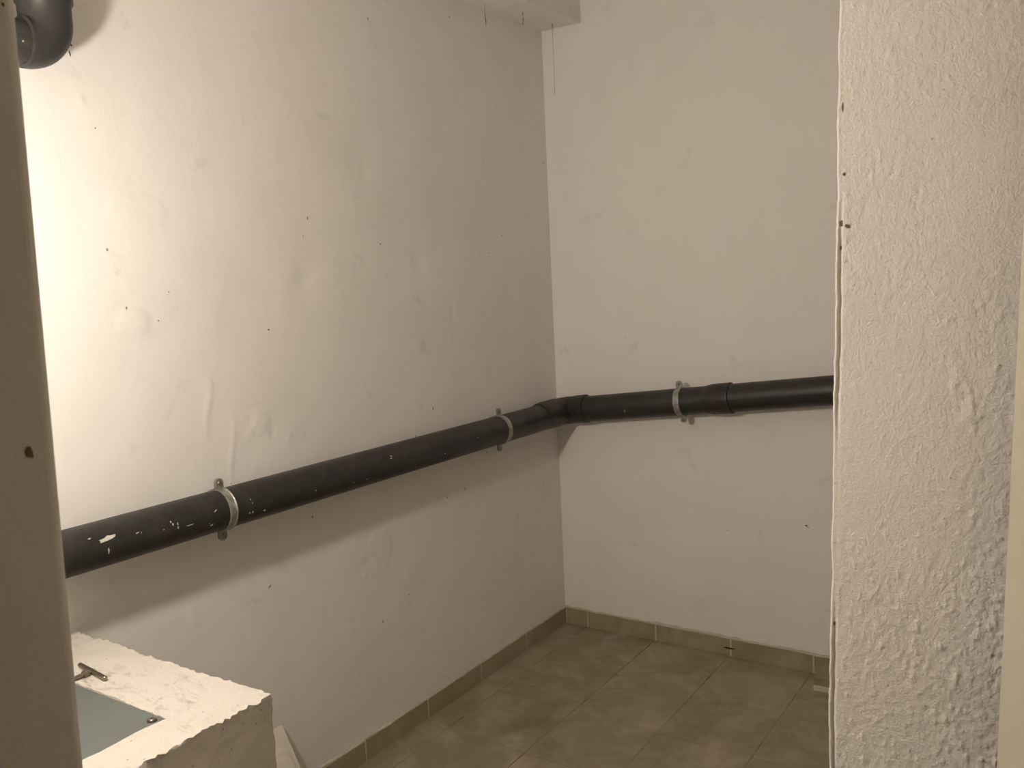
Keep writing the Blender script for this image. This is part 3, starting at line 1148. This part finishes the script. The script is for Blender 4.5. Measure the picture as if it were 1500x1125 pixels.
for k, (x, z, ln, wd, tl) in enumerate([(1.7265, 1.660, 0.014, 0.009, 0.6), (1.734, 1.655, 0.010, 0.006, -0.7), (1.7295, 1.728, 0.004, 0.005, 0), (1.7135, 1.06, 0.005, 0.006, 0),
                                        (1.7275, 1.82, 0.002, 0.012, 0), (1.7245, 1.625, 0.004, 0.008, 0), (1.966, 1.50, 0.006, 0.008, 0)]):
    mark(wp, surf(wp, (x, -2.4, z), (0, 1, 0)), (1, 0, 0), (0, 0, 1), (0, -1, 0), ln, wd, tl, 60 + k)
for k, (y, z, ln, wd) in enumerate([(-3.025, 1.49, 0.006, 0.012), (-3.013, 1.835, 0.002, 0.003), (-3.0155, 1.842, 0.002, 0.003)]):
    mark(wf, surf(wf, (1.5, y, z), (-1, 0, 0)), (0, 1, 0), (0, 0, 1), (1, 0, 0), ln, wd, 0.3, 80 + k)


# ---------------------------------------------------------------- cobweb strands
def strand(x, y, ztop, zbot, lumps, seed, label):
    rnd = random.Random(seed)
    n = 60
    P, Rr = [], []
    for i in range(n + 1):
        t = i / n
        z = ztop + (zbot - ztop) * t
        P.append(Vector((x + 0.0012 * math.sin(t * 9 + seed) * t, y + 0.0012 * math.sin(t * 7 + 2 * seed) * t, z)))
        r = 0.00038 + 0.00015 * rnd.random()
        for (tl, rl, wl_) in lumps:
            r += rl * math.exp(-((t - tl) / wl_) ** 2) * rnd.uniform(0.6, 1.2)
        Rr.append(r)
    o = tube('cobweb_strand', P, Rr, M_web, None, 7, False)
    tag(o, label, 'cobweb', 'dusty cobweb strands hanging from the beam')
    return o


strand(0.060, -0.4985, BZ + 0.002, 2.515, [(0.72, 0.0013, 0.12), (0.55, 0.0007, 0.3)], 1, 'dusty cobweb strand hanging close to the wall, farthest from the corner')
strand(0.100, -0.300, BZ + 0.002, 2.556, [(0.1, 0.0010, 0.15), (0.6, 0.0014, 0.10), (0.9, 0.0012, 0.1)], 2, 'short lumpy cobweb strand hanging below the middle of the beam')
strand(0.100, -0.0775, BZ + 0.002, 2.320, [(0.02, 0.0020, 0.03), (0.1, 0.0007, 0.06), (0.93, 0.0006, 0.03)], 3, 'long thin cobweb strand hanging from the beam in front of the end wall')

# ---------------------------------------------------------------- the lamp inside the room, behind the jamb
wl_ = empty('wall_lamp_offscreen', (LAMP.x, YF, LAMP.z))
tag(wl_, 'small flattened globe lamp in a white holder on the wall beside the doorway', 'lamp')
inv(tube('lamp_base', [(LAMP.x, YF - 0.001, LAMP.z), (LAMP.x, YF + 0.016, LAMP.z), (LAMP.x, YF + 0.022, LAMP.z)], [0.05, 0.05, 0.04], M_lampbase, wl_, 28))
inv(tube('lamp_holder', [(LAMP.x, YF + 0.02, LAMP.z), (LAMP.x, YF + 0.13, LAMP.z), (LAMP.x, LAMP.y - 0.040, LAMP.z), (LAMP.x, LAMP.y - 0.020, LAMP.z)], [0.022, 0.019, 0.019, 0.030], M_lampbase, wl_, 24))
n = NT('lit_bulb')
n.b.inputs['Emission Color'].default_value = (*LAMP_COLOR, 1)
n.b.inputs['Emission Strength'].default_value = LAMP_STRENGTH
n.b.inputs['Base Color'].default_value = (0.9, 0.9, 0.88, 1)
bm = bmesh.new()
bmesh.ops.create_uvsphere(bm, u_segments=24, v_segments=14, radius=LAMP_RADIUS)
for v in bm.verts:
    v.co.z *= 0.62                          # flattened globe, its flat side towards the room
bmesh.ops.rotate(bm, verts=bm.verts, cent=(0, 0, 0), matrix=Matrix.Rotation(-math.pi / 2, 3, 'X'))
bmesh.ops.translate(bm, verts=bm.verts, vec=LAMP)
inv(link('bulb_offscreen', bmesh_to('bulb_offscreen', bm), n.m, wl_, smooth=True))
